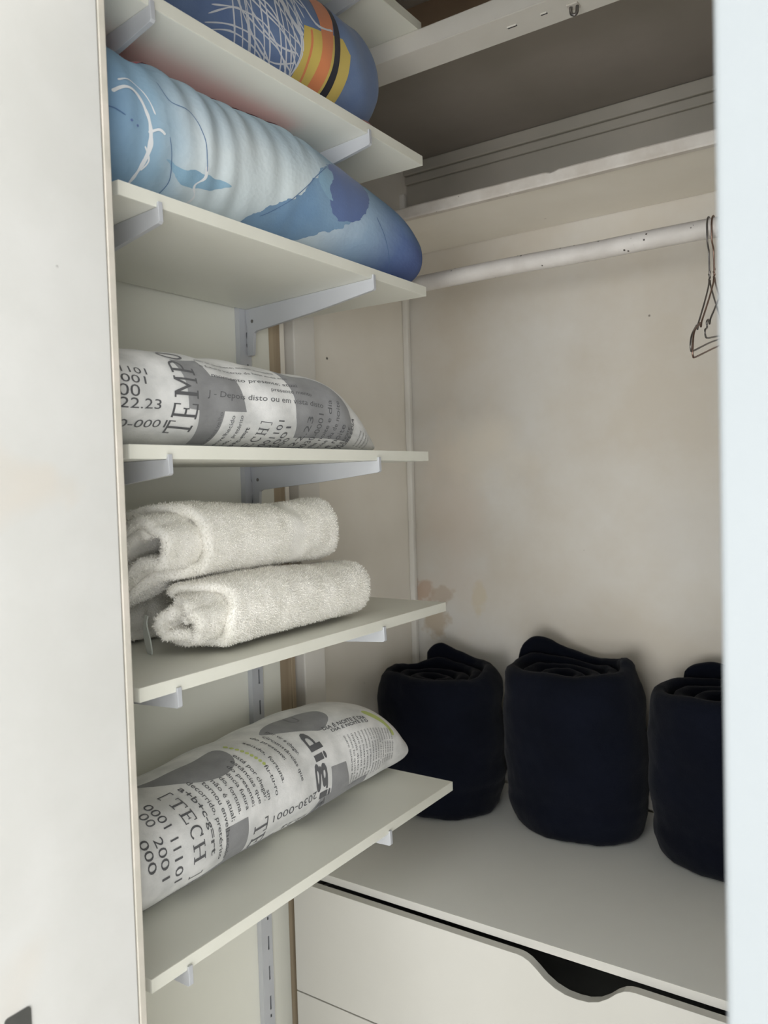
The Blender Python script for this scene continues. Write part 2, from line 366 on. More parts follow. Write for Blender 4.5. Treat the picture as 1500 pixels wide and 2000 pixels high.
# lining behind the shelves, then the raw strips, gap and stile beside it
struct(bx('wall_left_lining', (XW+.0005, -1.165, YF+.021, 1.299, ZF, ZC-.001), M['lining'], bev=.001))
struct(bx('trim_1', (XW+.0005, -1.168, 1.2995, 1.3375, ZF, ZC-.001), M['wood'], bev=.0015))
bm = bmesh.new(); box(bm, XW+.0005, -1.167, 1.338, 1.351, ZF, -.06, .001, 1); box(bm, XW+.0005, -1.167, 1.338, 1.351, -.0595, ZC-.001, .001, 0)
struct(link('trim_2', bm, [M['wall_side'], M['wood']]))
struct(bx('trim_3', (XW+.0005, -1.214, 1.352, 1.380, ZF, ZC-.001), M['wood'], bev=.001))
struct(bx('trim_4', (XW+.0005, -1.165, 1.381, 1.455, ZF, ZC-.001), M['beam'], bev=.003))
struct(bx('trim_5', (XW+.0005, XW+.018, YB-.018, YB-.001, ZF, .80), M['beam'], bev=.004))     # corner bead
struct(bx('trim_6', (XW+.019, .899, YB-.020, YB-.001, .845, .877), M['upper_shade'], bev=.003))       # cleat under the upper floor
struct(bx('trim_7', (XW+.019, .899, YB-.013, YB-.001, .822, .8445), M['upper_shade'], bev=.003))
struct(bx('wall_shade_sheet', (XW+.019, .899, YB-.004, YB-.0005, .646, .8215), M['upper_shade'], bev=0))  # thin added sheet carrying the painted shade over the back wall
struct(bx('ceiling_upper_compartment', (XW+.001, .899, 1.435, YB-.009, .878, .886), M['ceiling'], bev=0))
# front beam of the upper compartment with the old catch slots in its underside
bm = bmesh.new()
box(bm, XW+.001, .899, 1.356, 1.434, .820, .858, .002)
for cx, cy, w in ((-.633, 1.3938, .018), (-.570, 1.3908, .012)):
    box(bm, cx-w/2, cx+w/2, cy-.002, cy+.002, .8188, .8206, .0003, 1)
    box(bm, cx-w/2, cx+w/2, cy-.0045, cy-.002, .8180, .8206, .0006, 0)
random.seed(4)
struct(link('trim_8', bm, [M['beam'], M['slot']]))
bx('ridge_line', (XW+.002, .898, 1.3545, 1.3562, .8195, .8215), M['beam'], COL.objects['trim_8'], .0004)
# small catch hanging under the beam
t = thing('door_catch', (-.518, 1.3975, .82), 'small white metal door catch screwed under the front beam of the upper compartment', 'door catch')
bx('catch_plate', (-.528, -.508, 1.388, 1.407, .8165, .8199), M['beam_chip'], t, .0008)
bm = bmesh.new(); tube(bm, smooth_path([(-.522, 1.395, .8165), (-.5215, 1.395, .806), (-.516, 1.396, .802), (-.512, 1.397, .806), (-.511, 1.397, .8165)], 5), .003, 8)
link('catch_hook', bm, M['wire'], t, True)

# closet front: left stile, lintel
struct(bx('trim_9', (XW-.03, -.7767, YF+.0098, YF+.0195, ZF, ZC-.001), M['frame_old'], bev=.0012))
struct(bx('trim_10', (-.776, .92, YF, YF+.0195, .60, ZC-.001), M['frame_old'], bev=.002))
# left door leaf, folded open at right angles to the closet front
d1 = struct(bx('door_1', (-.800, -.7770, -.05, YF+.0088, ZF+.01, 1.1), M['door'], bev=.002))
# recessed pull: plate with a cup
def rrect(cy, cz, hw, hh, r, n=6):
    pts = []
    for sx, sz, a0 in ((1, 1, 0), (-1, 1, 90), (-1, -1, 180), (1, -1, 270)):
        for k in range(n+1):
            a = math.radians(a0 + 90*k/n); pts.append((cy+sx*(hw-r)+r*math.cos(a), cz+sz*(hh-r)+r*math.sin(a)))
    return pts
def flush_pull(parent):
    bm = bmesh.new(); outer = rrect(.4490, -.590, .0144, .058, .004); inner = rrect(.4490, -.601, .0065, .040, .0064)
    n = len(outer); xs = -.7757
    O1 = [bm.verts.new((xs, a, b)) for a, b in outer]; I1 = [bm.verts.new((xs, a, b)) for a, b in inner]
    O0 = [bm.verts.new((-.7771, a, b)) for a, b in outer]; I0 = [bm.verts.new((-.7769, .4490+(a-.4490)*.8, -.601+(b+.601)*.92)) for a, b in inner]
    for i in range(n):
        j = (i+1) % n
        bm.faces.new((O1[i], O1[j], I1[j], I1[i])); bm.faces.new((O0[i], O0[j], O1[j], O1[i]))
        f = bm.faces.new((I1[i], I1[j], I0[j], I0[i])); f.material_index = 1
    f = bm.faces.new(I0); f.material_index = 1
    bmesh.ops.recalc_face_normals(bm, faces=bm.faces)
    o = link('recessed_pull', bm, [M['pull'], M['pull_in']], parent); o['label'] = 'dark bronze recessed pull'
flush_pull(d1)
# right door leaf, close to the camera
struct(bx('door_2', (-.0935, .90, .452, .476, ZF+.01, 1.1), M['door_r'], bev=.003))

# ---------------------------------------------------------------- slotted wall tracks
def track(y0, y1, label):
    zt, zb = .90, ZF+.001
    bm = bmesh.new(); xb, xf = -1.1645, -1.1525; ym = (y0+y1)/2
    box(bm, xb, xf, y0, y0+.0018, zb, zt, 0); box(bm, xb, xf, y1-.0018, y1, zb, zt, 0)      # sides
    box(bm, xb, xb+.001, y0+.0019, y1-.0019, zb, zt, 0, 1)                                    # shadowed inside
    ym = y0+.0205; sy0, sy1 = ym-.0022, ym+.0022
    box(bm, xf-.0015, xf, y0+.0018, sy0, zb, zt, 0); box(bm, xf-.0015, xf, sy1, y1-.0018, zb, zt, 0)
    z = .87; k = 0; prev = zt
    while z > zb+.05:                                                                          # bridges between the slots
        box(bm, xf-.0015, xf, sy0, sy1, z, prev, 0)
        z -= .0295; prev = z
        if k % 3 == 1:
            box(bm, xf-.0015, xf, sy0, sy1, z-.010, prev, 0); prev = z-.0165; z -= .0165
        z -= .0345; k += 1
    box(bm, xf-.0015, xf, sy0, sy1, zb, prev, 0)
    o = link('wall_track', bm, [M['steel'], M['slot']])
    tag(o, label, 'shelf track')
track(1.199, 1.231, 'pale grey slotted steel track on the left wall, holding the far bracket of every shelf')
track(.7255, .7575, 'slotted steel track at the near end of the left wall, hidden behind the door')

# ---------------------------------------------------------------- shelves and brackets
def shelf(ztop, yend, label, y0=.645, x1=-.811):
    t = thing('wall_shelf', (-.99, y0, ztop-.018), label, 'shelf', 'white shelves on brackets along the left wall')
    bx('board', (-1.1515, x1-.0012, y0, yend-.0008, ztop-.018, ztop), M['board'], t, .0006)
    bx('edge_band', (x1-.0012, x1, y0, yend, ztop-.018, ztop), M['edge'], t, .0004)
    bx('end_band', (-1.1515, x1-.0013, yend-.0008, yend, ztop-.018, ztop), M['edge'], t, .0003)
    return t
def bracket(zu, y, label, far=True):
    """sheet steel bracket under a shelf whose underside is at zu"""
    t = thing('shelf_bracket', (-1.12, y, zu-.09), label, 'bracket', 'shelf brackets')
    zu -= .0004
    sk = -.0405/.342                                                        # the arms sit a little askew in the track
    prof = [(-1.1518, zu), (-.812, zu), (-.8105, zu+.0005), (-.8095, zu+.0065), (-.8065, zu+.0065), (-.8055, zu-.018), (-.809, zu-.0205), (-.95, zu-.0345), (-1.120, zu-.0465), (-1.127, zu-.050),
            (-1.131, zu-.0905), (-1.134, zu-.0935), (-1.147, zu-.0935), (-1.1495, zu-.090), (-1.1475, zu-.040), (-1.1518, zu-.012)]
    def skew(o):
        for v in o.data.vertices: v.co.y += (v.co.x+1.153)*sk
        return o
    bm = bmesh.new(); prism(bm, prof, 'y', y-.0036, y+.0036, .0005)
    skew(link('bracket_arm', bm, M['steel'], t))
    for dz in (-.014, -.056):                                               # hooks that enter the track
        bm = bmesh.new(); box(bm, -1.1575, -1.146, y-.0012, y+.0012, zu+dz-.012, zu+dz, .0003)
        skew(link('track_hook', bm, M['steel'], t))
    bm = bmesh.new(); px_, pz_ = -1.131, zu-.026
    pts = [(px_+.0036*math.cos(a*math.pi/6), pz_+.0036*math.sin(a*math.pi/6)) for a in range(12)]
    prism(bm, pts, 'y', y-.0048, y-.0037, .0004)
    skew(link('rivet', bm, M['wire'], t, True, 40))
    return t
SH = [(.876, 1.370, 'topmost white wall shelf, only its far corner in view beside the upper beam'),
      (.621, 1.361, 'white wall shelf under the denim blue bedding with the yellow and orange print'),
      (.372, 1.361, 'white wall shelf carrying the long pale blue duvet roll'),
      (.054, 1.352, 'white wall shelf at eye level carrying the pointed newsprint pillow'),
      (-.247, 1.404, 'white wall shelf carrying the folded white towels'),
      (-.615, 1.412, 'lowest white wall shelf, carrying the fat newsprint pillow')]
WH = ['the topmost shelf', 'the shelf with the denim blue bedding', 'the shelf with the pale blue duvet', 'the eye level shelf with a pillow', 'the shelf with the white towels', 'the lowest shelf']
for (z, ye, lab), w_ in zip(SH, WH):
    shelf(z, ye, lab)
    bracket(z-.018, 1.2195, 'grey steel bracket under the far end of ' + w_)
    bracket(z-.018, .746, 'grey steel bracket under the near end of ' + w_)

# ---------------------------------------------------------------- hanging section: hat shelf, rod, hangers
t = thing('hat_shelf', (-.2, 1.8, .627), 'old painted shelf with a chipped front edge above the clothes rod', 'shelf')
bm = bmesh.new(); box(bm, XW+.019, .898, 1.680, YB-.001, .6275, .6275+.018, .002)
link('board', bm, M['wall_side'], t)
bm = bmesh.new()                                         # chipped, uneven front lipping
zs0, zs1 = .6225, .650; nseg = 220; x0_, x1_ = XW+.002, .898
ring = []
for i in range(nseg+1):
    x = x0_ + (x1_-x0_)*i/nseg
    a = noise.noise(Vector((x*34, 1.3, 0)))*.0007 + max(0, noise.noise(Vector((x*26, 7, 0)))-.28)*(.010 if x > -.75 else .003)
    b_ = noise.noise(Vector((x*20, 4.3, 0)))*.0006
    ring.append([bm.verts.new(p) for p in ((x, 1.662, zs0+b_), (x, 1.660, zs0+.003), (x, 1.660, zs1-.003-a), (x, 1.662+a*.3, zs1-a), (x, 1.6798, zs1-.0005), (x, 1.6798, zs0+.001))])
for i in range(nseg):
    for k in range(6): bm.faces.new((ring[i][k], ring[i+1][k], ring[i+1][(k+1) % 6], ring[i][(k+1) % 6]))
bm.faces.new(ring[0]); bm.faces.new(ring[-1][::-1]); bmesh.ops.recalc_face_normals(bm, faces=bm.faces)
link('front_lipping', bm, M['beam_chip'], t)
struct(bx('trim_11', (XW+.0005, XW+.018, 1.68, YB-.019, .595, .6270), M['beam'], bev=.002))

t = thing('clothes_rod', (-.2, 1.62, .44), 'round white painted clothes rod, scuffed, running under the hat shelf', 'clothes rod')
bm = bmesh.new(); tube(bm, [(XW+.012 + (.898-XW-.024)*i/40, 1.62 + .0006*math.sin(i*1.7), .4530 + .0008*math.sin(i*.9)) for i in range(41)], .0185, 28)
link('rod', bm, M['rod'], t, True, 50)
for xa, xb in ((XW+.0005, XW+.012), (.886, .8995)):
    bm = bmesh.new()
    pts = [(1.62+.030*math.cos(a*math.pi/12), .4530+.030*math.sin(a*math.pi/12)) for a in range(24)]
    prism(bm, pts, 'x', xa, xb, .002); link('rod_socket', bm, M['beam'], t, True, 40)

def hanger(x, y, ztop, yaw, label, mat, tilt=0.0, L=.195, drop=.145, neck=.105, lean=0.0):
    """plain wire hanger: closed hook over the rod, twisted neck, sloping arms with notches, bottom wire"""
    o = thing('wire_hanger', (x, y, ztop), label, 'hanger', 'wire hangers on the rod')
    c, s_ = math.cos(yaw), math.sin(yaw)
    def W(a, z): return Vector((x + a*s_ + lean*z, y + a*c, ztop + z + tilt*a))      # a runs from the front arm (-) to the back arm (+)
    R = .0205
    hk = [W(-R*math.sin(math.radians(q))*1.0, -R + R*math.cos(math.radians(q))) for q in range(150, -100, -10)]
    hk += [W(.0195, -.045), W(.008, -.058), W(.002, -.068), W(.0, -neck)]
    bm = bmesh.new(); tube(bm, smooth_path(hk, 3), .0016, 8); link('hook', bm, mat, o, True)
    bm = bmesh.new(); tw = [W(.0012*math.cos(k*.9), -neck+.016-k*.0014) + Vector((.0012*math.sin(k*.9), 0, 0)) for k in range(18)]
    tube(bm, tw, .0015, 6); link('twist', bm, mat, o, True)
    zb = -neck - drop
    half = lambda q: [W(q*.003, -neck-.002), W(q*.014, -neck-.014), W(q*.05, -neck-.037), W(q*.10, -neck-.064), W(q*.124, -neck-.077), W(q*.132, -neck-.086), W(q*.1395, -neck-.079),
                      W(q*.152, -neck-.082), W(q*(L-.014), -neck-.092), W(q*L, zb+.014), W(q*(L-.003), zb+.003), W(q*(L-.020), zb)]
    lo = half(-1) + [W(-.09, zb+.001), W(0, zb+.002), W(.09, zb+.001)] + half(1)[::-1]
    bm = bmesh.new(); tube(bm, smooth_path(lo, 5), .0016, 8, closed=False); link('shoulders', bm, mat, o, True)
    return o
hanger(-.347, 1.62, .4750, math.radians(176.8), 'wire hanger with the leftmost loop on the clothes rod', M['wire'], tilt=-.20, neck=.115, drop=.120, L=.20)
hanger(-.3385, 1.62, .4755, math.radians(178.0), 'wire hanger with a rusty neck, second from the left on the rod', M['copper'], tilt=-.20, neck=.112, drop=.134, L=.205)
hanger(-.3185, 1.62, .4750, math.radians(180.5), 'wire hanger half hidden behind the door edge, right of the other two', M['wire'], tilt=-.15, neck=.115, drop=.110, L=.165)

# ---------------------------------------------------------------- chest of drawers under the hanging space
t = thing('drawer_chest', (-.1, 1.6, ZF), 'white built in chest of drawers with a wide flat top, under the hanging space', 'chest of drawers')
ZT = -.8185; X0, X1 = -1.124, .80
bx('chest_top', (XW+.019, .898, 1.295, YB-.019, ZT-.016, ZT), M['top'], t, .0008)
bx('top_edge_band', (X0, .898, 1.2938, 1.295, ZT-.016, ZT), M['front'], t, .0003)
bx('side_panel', (X0, X0+.015, 1.292, YB-.02, ZF+.002, ZT-.0165), M['front'], t, .001)
bx('side_panel', (X1-.015, X1, 1.292, YB-.02, ZF+.002, ZT-.0165), M['front'], t, .001)
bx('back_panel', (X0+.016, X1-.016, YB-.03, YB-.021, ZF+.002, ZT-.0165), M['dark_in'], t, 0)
def drawer(z0, z1, cut, label=None):
    cx0 = -.5085
    if cut:
        pts = [(X0, z0), (X1, z0), (X1, z1), (cx0+.108, z1)]
        prof = [(.098, -.0008), (.088, -.004), (.076, -.012), (.062, -.025), (.046, -.036), (.028, -.0425), (.008, -.0445), (-.012, -.0435), (-.032, -.038), (-.050, -.028), (-.064, -.016), (-.078, -.006), (-.090, -.0012)]
        pts += [(cx0+a, z1+b) for a, b in prof] + [(cx0-.100, z1), (X0, z1)]
    else: pts = [(X0, z0), (X1, z0), (X1, z1), (X0, z1)]
    bm = bmesh.new(); prism(bm, pts, 'y', 1.270, 1.288, .0008)
    d = link('drawer', bm, M['front'], t)
    bm = bmesh.new()
    ztop_ = z1-.030
    for b_ in ((X0+.03, X0+.042, 1.289, 1.80, z0+.02, ztop_), (X1-.042, X1-.03, 1.289, 1.80, z0+.02, ztop_), (X0+.042, X1-.042, 1.788, 1.80, z0+.02, ztop_), (X0+.03, X1-.03, 1.289, 1.80, z0+.012, z0+.02)):
        box(bm, *b_)
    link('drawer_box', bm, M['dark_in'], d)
drawer(-1.0755, -.8385, True)
drawer(-1.315, -1.0785, False)
drawer(-1.49, -1.318, False)

# ---------------------------------------------------------------- soft goods with their prints
class Cloth:
    """one mesh: the stuffed form plus its print as thin layers of dye lying on the cloth"""
    def __init__(self, name, roll, ns, nt_, mats):
        self.roll = roll; self.mats = [M[m] for m in mats]; self.idx = {m: i for i, m in enumerate(mats)}; self.name = name
        bm = self.bm = bmesh.new(); self.lay = bm.verts.layers.float_vector.new('st')
        S = np.linspace(0, roll.L, ns+1); k = np.linspace(0, 1, ns+1)
        S = roll.L*(0.5-0.5*np.cos(math.pi*k))*.35 + S*.65                      # denser towards both ends
        T = np.arange(nt_)*roll.G/nt_
        SS, TT = np.meshgrid(S, T, indexing='ij'); P = roll.P(SS, TT)
        grid = []
        for i in range(ns+1):
            row = []
            for j in range(nt_):
                v = bm.verts.new(P[i, j]); v[self.lay] = (SS[i, j], TT[i, j], 0); row.append(v)
            grid.append(row)
        for i in range(ns):
            for j in range(nt_):
                f = bm.faces.new((grid[i][j], grid[i+1][j], grid[i+1][(j+1) % nt_], grid[i][(j+1) % nt_])); f.smooth = True
        for g in (grid[0], grid[-1][::-1]):
            f = bm.faces.new(g); f.smooth = True
    def lay2d(self, tmp, mat, off, step=.006):
        """cut a flat (s, t) mesh finely and wrap it on the cloth"""
        bmesh.ops.triangulate(tmp, faces=tmp.faces[:])
        xs = [v.co.x for v in tmp.verts]; ys = [v.co.y for v in tmp.verts]
        if not xs: tmp.free(); return
        for lo, hi, ax in ((min(xs), max(xs), 0), (min(ys), max(ys), 1)):
            q = math.ceil(lo/step)*step
            while q < hi:
                co = (q, 0, 0) if ax == 0 else (0, q, 0); no = (1, 0, 0) if ax == 0 else (0, 1, 0)
                bmesh.ops.bisect_plane(tmp, geom=tmp.verts[:]+tmp.edges[:]+tmp.faces[:], dist=1e-7, plane_co=co, plane_no=no)
                q += step
        tmp.verts.ensure_lookup_table()
        s = np.array([v.co.x for v in tmp.verts]); t = np.array([v.co.y for v in tmp.verts])
        P = self.roll.PN(s, t, off); mp = {}
        for i, v in enumerate(tmp.verts):
            w = self.bm.verts.new(P[i]); w[self.lay] = (s[i], t[i], 0); mp[v] = w
        mi = self.idx[mat]
        for f in tmp.faces:
            try: g = self.bm.faces.new([mp[v] for v in f.verts])
            except ValueError: continue
            g.material_index = mi; g.smooth = True
            if f.normal.z < 0: g.normal_flip()
        tmp.free()
    def poly(self, pts, mat, off=.0003):
        tmp = bmesh.new(); tmp.faces.new([tmp.verts.new((a, b, 0)) for a, b in pts]); self.lay2d(tmp, mat, off)
    def smooth_poly(self, pts, mat, off=.0003, n=5, jag=0):
        q = [(p.x, p.y) for p in smooth_path([(a, b, 0) for a, b in pts], n, True)]
        if jag: q = [(x + jag*noise.noise(Vector((x*70, y*70, 1))) + jag*.5*noise.noise(Vector((x*190, y*190, 5))), y + jag*noise.noise(Vector((x*70, y*70, 9)))) for x, y in q]
        self.poly(q, mat, off)
    def line(self, pts, w, mat, off=.0006, n=8, jit=0):
        p = smooth_path([(a, b, 0) for a, b in pts], n); tmp = bmesh.new(); L = []
        for i, c in enumerate(p):
            d = (p[min(i+1, len(p)-1)]-p[max(i-1, 0)]).normalized(); q = Vector((-d.y, d.x, 0))
            ww = w*(.5 + jit*noise.noise(Vector((c.x*60, c.y*60, 3))))
            if i in (0, len(p)-1): ww *= .4
            L.append((tmp.verts.new(c+q*ww), tmp.verts.new(c-q*ww)))
        for a, b in zip(L, L[1:]): tmp.faces.new((a[0], a[1], b[1], b[0]))
        self.lay2d(tmp, mat, off, .012)
    def place(self, verts_faces, s, t, length, height, ang, mat, off):
        vs, fs = verts_faces
        x0, x1 = min(v[0] for v in vs), max(v[0] for v in vs); y0, y1 = 0.0, 1.0
        c, q = math.cos(math.radians(ang)), math.sin(math.radians(ang))
        tmp = bmesh.new(); V = []
        for x, y in vs:
            a = (x-x0)/(x1-x0)*length; b = y*height
            V.append(tmp.verts.new((s + a*c - b*q, t + a*q + b*c, 0)))
        for f in fs:
            try: tmp.faces.new([V[i] for i in f])
            except ValueError: pass
        self.lay2d(tmp, mat, off)
    def text(self, body, s, t, length, height, ang=0, mat='ink', off=.0007, bold=0.0, shear=0.0):
        cu = bpy.data.curves.new('t', 'FONT'); cu.body = body; cu.size = 1; cu.resolution_u = 3; cu.offset = bold; cu.shear = shear
        ob = bpy.data.objects.new('t', cu); COL.objects.link(ob); dg = bpy.context.evaluated_depsgraph_get()
        me = bpy.data.meshes.new_from_object(ob.evaluated_get(dg))
        vs = [(v.co.x, v.co.y/.73) for v in me.vertices]; fs = [tuple(p.vertices) for p in me.polygons]
        bpy.data.objects.remove(ob); bpy.data.curves.remove(cu); bpy.data.meshes.remove(me)
        if vs: self.place((vs, fs), s, t, length, height, ang, mat, off)
    def slab(self, word, s, t, adv, height, ang, mat='ink', off=.0007):
        c, q = math.cos(math.radians(ang)), math.sin(math.radians(ang))
        for k, ch in enumerate(word):
            vs, fs, w = [], [], .9
            for g in SLAB[ch]:
                i = len(vs); vs += g; fs.append(tuple(range(i, i+len(g))))
            tmp = bmesh.new(); V = []
            for x, y in vs:
                a = (k + x*w)*adv; b = y*height; V.append(tmp.verts.new((s + a*c - b*q, t + a*q + b*c, 0)))
            for f in fs: tmp.faces.new([V[i] for i in f])
            self.lay2d(tmp, mat, off)
    def done(self, parent):
        o = link(self.name, self.bm, self.mats, parent); return o
def R_(x0, y0, x1, y1): return [(x0, y0), (x1, y0), (x1, y1), (x0, y1)]
def arc(cx, cy, rx, ry, w, wy, a0, a1, n=10):
    out = []
    for k in range(n):
        A, B = math.radians(a0+(a1-a0)*k/n), math.radians(a0+(a1-a0)*(k+1)/n)
        out.append([(cx+(rx-w)*math.cos(A), cy+(ry-wy)*math.sin(A)), (cx+rx*math.cos(A), cy+ry*math.sin(A)), (cx+rx*math.cos(B), cy+ry*math.sin(B)), (cx+(rx-w)*math.cos(B), cy+(ry-wy)*math.sin(B))])
    return out
SLAB = {'T': [R_(.03, .92, .97, 1), R_(.42, .08, .58, .92), R_(.26, 0, .74, .08), R_(.03, .74, .10, .92), R_(.90, .74, .97, .92)],
 'E': [R_(.05, 0, .90, .08), R_(.05, .92, .88, 1), R_(.16, .08, .32, .92), R_(.32, .46, .66, .54), R_(.60, .38, .67, .46), R_(.60, .54, .67, .62), R_(.82, .74, .88, .92), R_(.84, .08, .90, .28)],
 'M': [R_(.02, 0, .32, .07), R_(.68, 0, .98, .07), R_(.10, .07, .22, .93), R_(.78, .07, .90, .93), R_(.02, .93, .22, 1), R_(.78, .93, .98, 1), [(.22, 1), (.22, .78), (.50, .30), (.56, .42)], [(.78, 1), (.44, .42), (.50, .30), (.78, .78)]],
 'P': [R_(.05, 0, .50, .08), R_(.18, .08, .34, .92), R_(.05, .92, .55, 1), R_(.34, .42, .55, .50)] + arc(.55, .71, .36, .29, .15, .08, -90, 90),
 'O': arc(.5, .5, .44, .5, .15, .09, 0, 360, 20),
 'C': arc(.52, .5, .46, .5, .15, .09, 45, 315, 16) + [R_(.78, .70, .86, 1)],
 'H': [R_(.02, 0, .40, .07), R_(.60, 0, .98, .07), R_(.02, .93, .40, 1), R_(.60, .93, .98, 1), R_(.13, .07, .28, .93), R_(.72, .07, .87, .93), R_(.28, .46, .72, .54)],
 '[': [R_(.45, -.05, .53, 1.05), R_(.53, -.05, .75, .02), R_(.53, .98, .75, 1.05)], ']': [R_(.47, -.05, .55, 1.05), R_(.25, -.05, .47, .02), R_(.25, .98, .47, 1.05)], ' ': []}
UP, DN, FW, INV = 90, -90, 0, 180
NEWS = ['news', 'news_dark', 'ink', 'ink_soft', 'lime']

# ---- pointed pillow on the eye level shelf
t_ = thing('pillow', (-.955, .88, .054), 'grey newsprint pillow with a pointed end and the word TEMPO on it', 'pillow', 'newsprint pillows')
c = Cloth('pillow_case', ROLL_A, 170, 120, NEWS)
c.poly([(.300, .214), (.352, .222), (.364, .188), (.419, .190), (.434, .133), (.388, .132), (.388, .050), (.352, .050), (.336, .131), (.316, .133), (.309, .178)], 'news_dark')
c.poly([(.532, .238), (.575, .240), (.610, .236), (.650, .206), (.688, .168), (.712, .125), (.712, .088), (.560, .082), (.543, .131), (.540, .162), (.534, .196)], 'news_dark')
c.poly([(.335, .034), (.600, .034), (.600, .046), (.335, .046)], 'news_dark')
c.slab('TEMPO', .333, .078, .0345, .043, UP)
c.text('22.23', .200, .128, .070, .016); c.text('2030-0001', .160, .092, .128, .017)
c.text('0001101', .160, .176, .090, .013); c.text('2001', .187, .160, .058, .013); c.text('000', .180, .145, .052, .013)
c.text('momento presente; atual', .366, .186, .190, .0085, shear=.1); c.text('presente mento', .486, .170, .100, .0085, shear=.1); c.text('J - Depois disto ou em vista disto', .352, .152, .262, .0090, shear=.1)
c.text('o futuro incerto de hoje ainda aqui', .352, .206, .190, .0065, mat='ink_soft'); c.text('não se conhece; ontem e amanha', .352, .222, .170, .0065, mat='ink_soft')
c.text('envelhecido', .4100, .048, .077, .0085, UP); c.text('decorrido, pretérito', .4275, .010, .116, .0085, UP); c.text('a+b+c-g=rt', .4480, .030, .072, .0105, UP, bold=.02)
c.text('tornou velho', .3850, .050, .080, .0080, UP, mat='ink_soft')
c.slab('[TECH]', .4870, .000, .0215, .020, UP)
c.text('0001101', .5130, .036, .088, .0140, UP); c.text('12001', .5350, .030, .082, .0140, UP); c.text('000', .5540, .042, .040, .0140, UP)
c.text('22.23', .5860, .052, .084, .0150, UP, off=.0008); c.text('2030-0001', .6150, .040, .104, .0150, UP, off=.0008); c.text('dia noite e dia', .6360, .046, .124, .0110, UP, off=.0008); c.text('noite dia de noite', .6560, .044, .128, .0110, UP, off=.0008); c.text('e noite', .6780, .052, .080, .0150, UP, off=.0008)
c.text('NOITE E DIA', .7120, .058, .100, .0110, UP, bold=.02); c.text('DIA E NOITE', .6980, .050, .080, .0090, UP, bold=.02)
for k in range(4): c.text('de momento presente', .742+k*.011, .075, .070, .006, UP, mat='ink_soft')
c.done(t_)

# ---- fat pillow on the lowest shelf
t_ = thing('pillow', (-1.015, .96, -.615), 'fat grey newsprint pillow lettered TECH and digit, on the lowest shelf', 'pillow', 'newsprint pillows')
c = Cloth('pillow_case', ROLL_B, 170, 120, NEWS)
c.smooth_poly([(.300, .330), (.338, .318), (.400, .312), (.455, .312), (.462, .292), (.448, .266), (.413, .254), (.375, .262), (.340, .290)], 'news_dark')
c.smooth_poly([(.560, .305), (.620, .318), (.680, .312), (.716, .298), (.712, .270), (.672, .250), (.640, .262), (.590, .284)], 'news_dark')
c.poly([(.367, .164), (.417, .164), (.425, .060), (.300, .060), (.306, .098), (.372, .098)], 'news_dark')
c.poly([(.425, .084), (.505, .084), (.505, .050), (.425, .050)], 'news_dark')
c.poly([(.640, .168), (.686, .164), (.702, .112), (.760, .116), (.770, .084), (.720, .052), (.585, .052), (.592, .092), (.612, .120), (.640, .122)], 'news_dark')
for k in range(9): c.smooth_poly([(.476+.0045*k*.4+a*.0036, .306-.0085*k+b*.0036) for a, b in ((1, 0), (0, 1), (-1, 0), (0, -1))], 'lime', .0006, 3)
c.text('U', .640, .298, .022, .020, -15, mat='ink_soft')
c.slab('[TECH', .296, .290, .0300, .024, DN); c.slab(']', .292, .128, .022, .024, DN)
c.text('0001 11101', .262, .274, .146, .0150, DN); c.text('2001', .238, .210, .066, .0150, DN); c.text('000', .216, .218, .058, .0150, DN)
c.text('00', .244, .262, .030, .0150, DN, mat='ink_soft')
c.text('a+b+c-g=rt', .333, .276, .136, .0115, DN, bold=.014)
L_ = [('decorrido, pretérito', .352, .278, .158), ('tornou envelhecido', .368, .262, .152), ('não é atual;', .382, .256, .086), ('do, fortuna.', .398, .254, .078), ('ência futura', .414, .254, .078), ('do presente;', .429, .268, .092),
      ('estâncias que', .444, .274, .100), ('está por chegar.', .459, .282, .108), ('fu-tu-ro', .486, .234, .062), ('sm', .467, .190, .018), ('sendo, fortuna.', .506, .300, .112), ('do presente;', .535, .306, .080), ('circunstâncias que', .553, .296, .124), ('por vir e chegar.', .572, .302, .080)]
for b_, s_, t0, ln in L_: c.text(b_, s_, t0, ln, .0088, DN, bold=.004)
c.slab('TE', .432, .150, .034, .034, DN)
c.text('2030-0001', .596, .142, .116, .0150, INV); c.text('22.23', .580, .098, .062, .0140, INV)
c.text('digit', .606, .262, .186, .034, DN, bold=.022)
c.text('DIA É NOITE E DIA', .672, .246, .120, .0100, -8, bold=.02); c.text('DIA E NOITE E D', .686, .234, .104, .0080, -8, bold=.02)
random.seed(8)
for k in range(16):
    t0 = .214 - .0012*k; t1 = .108 + .0008*k if k < 11 else .128
    c.text(random.choice(['momento presente que', 'outro instante futuro', 'ontem foi quase hoje', 'depois disto aqui']), .702+k*.0095, t0, t0-t1, .0060, DN, mat='ink_soft')
c.smooth_poly([(.800, .246), (.836, .205), (.850, .180), (.858, .190), (.836, .228), (.812, .254)], 'lime', .0004)
c.text('uma transição', .205, .086, .110, .0085, 4)
c.text('do presente que se faz', .215, .072, .100, .0065, 4, mat='ink_soft')
c.done(t_)

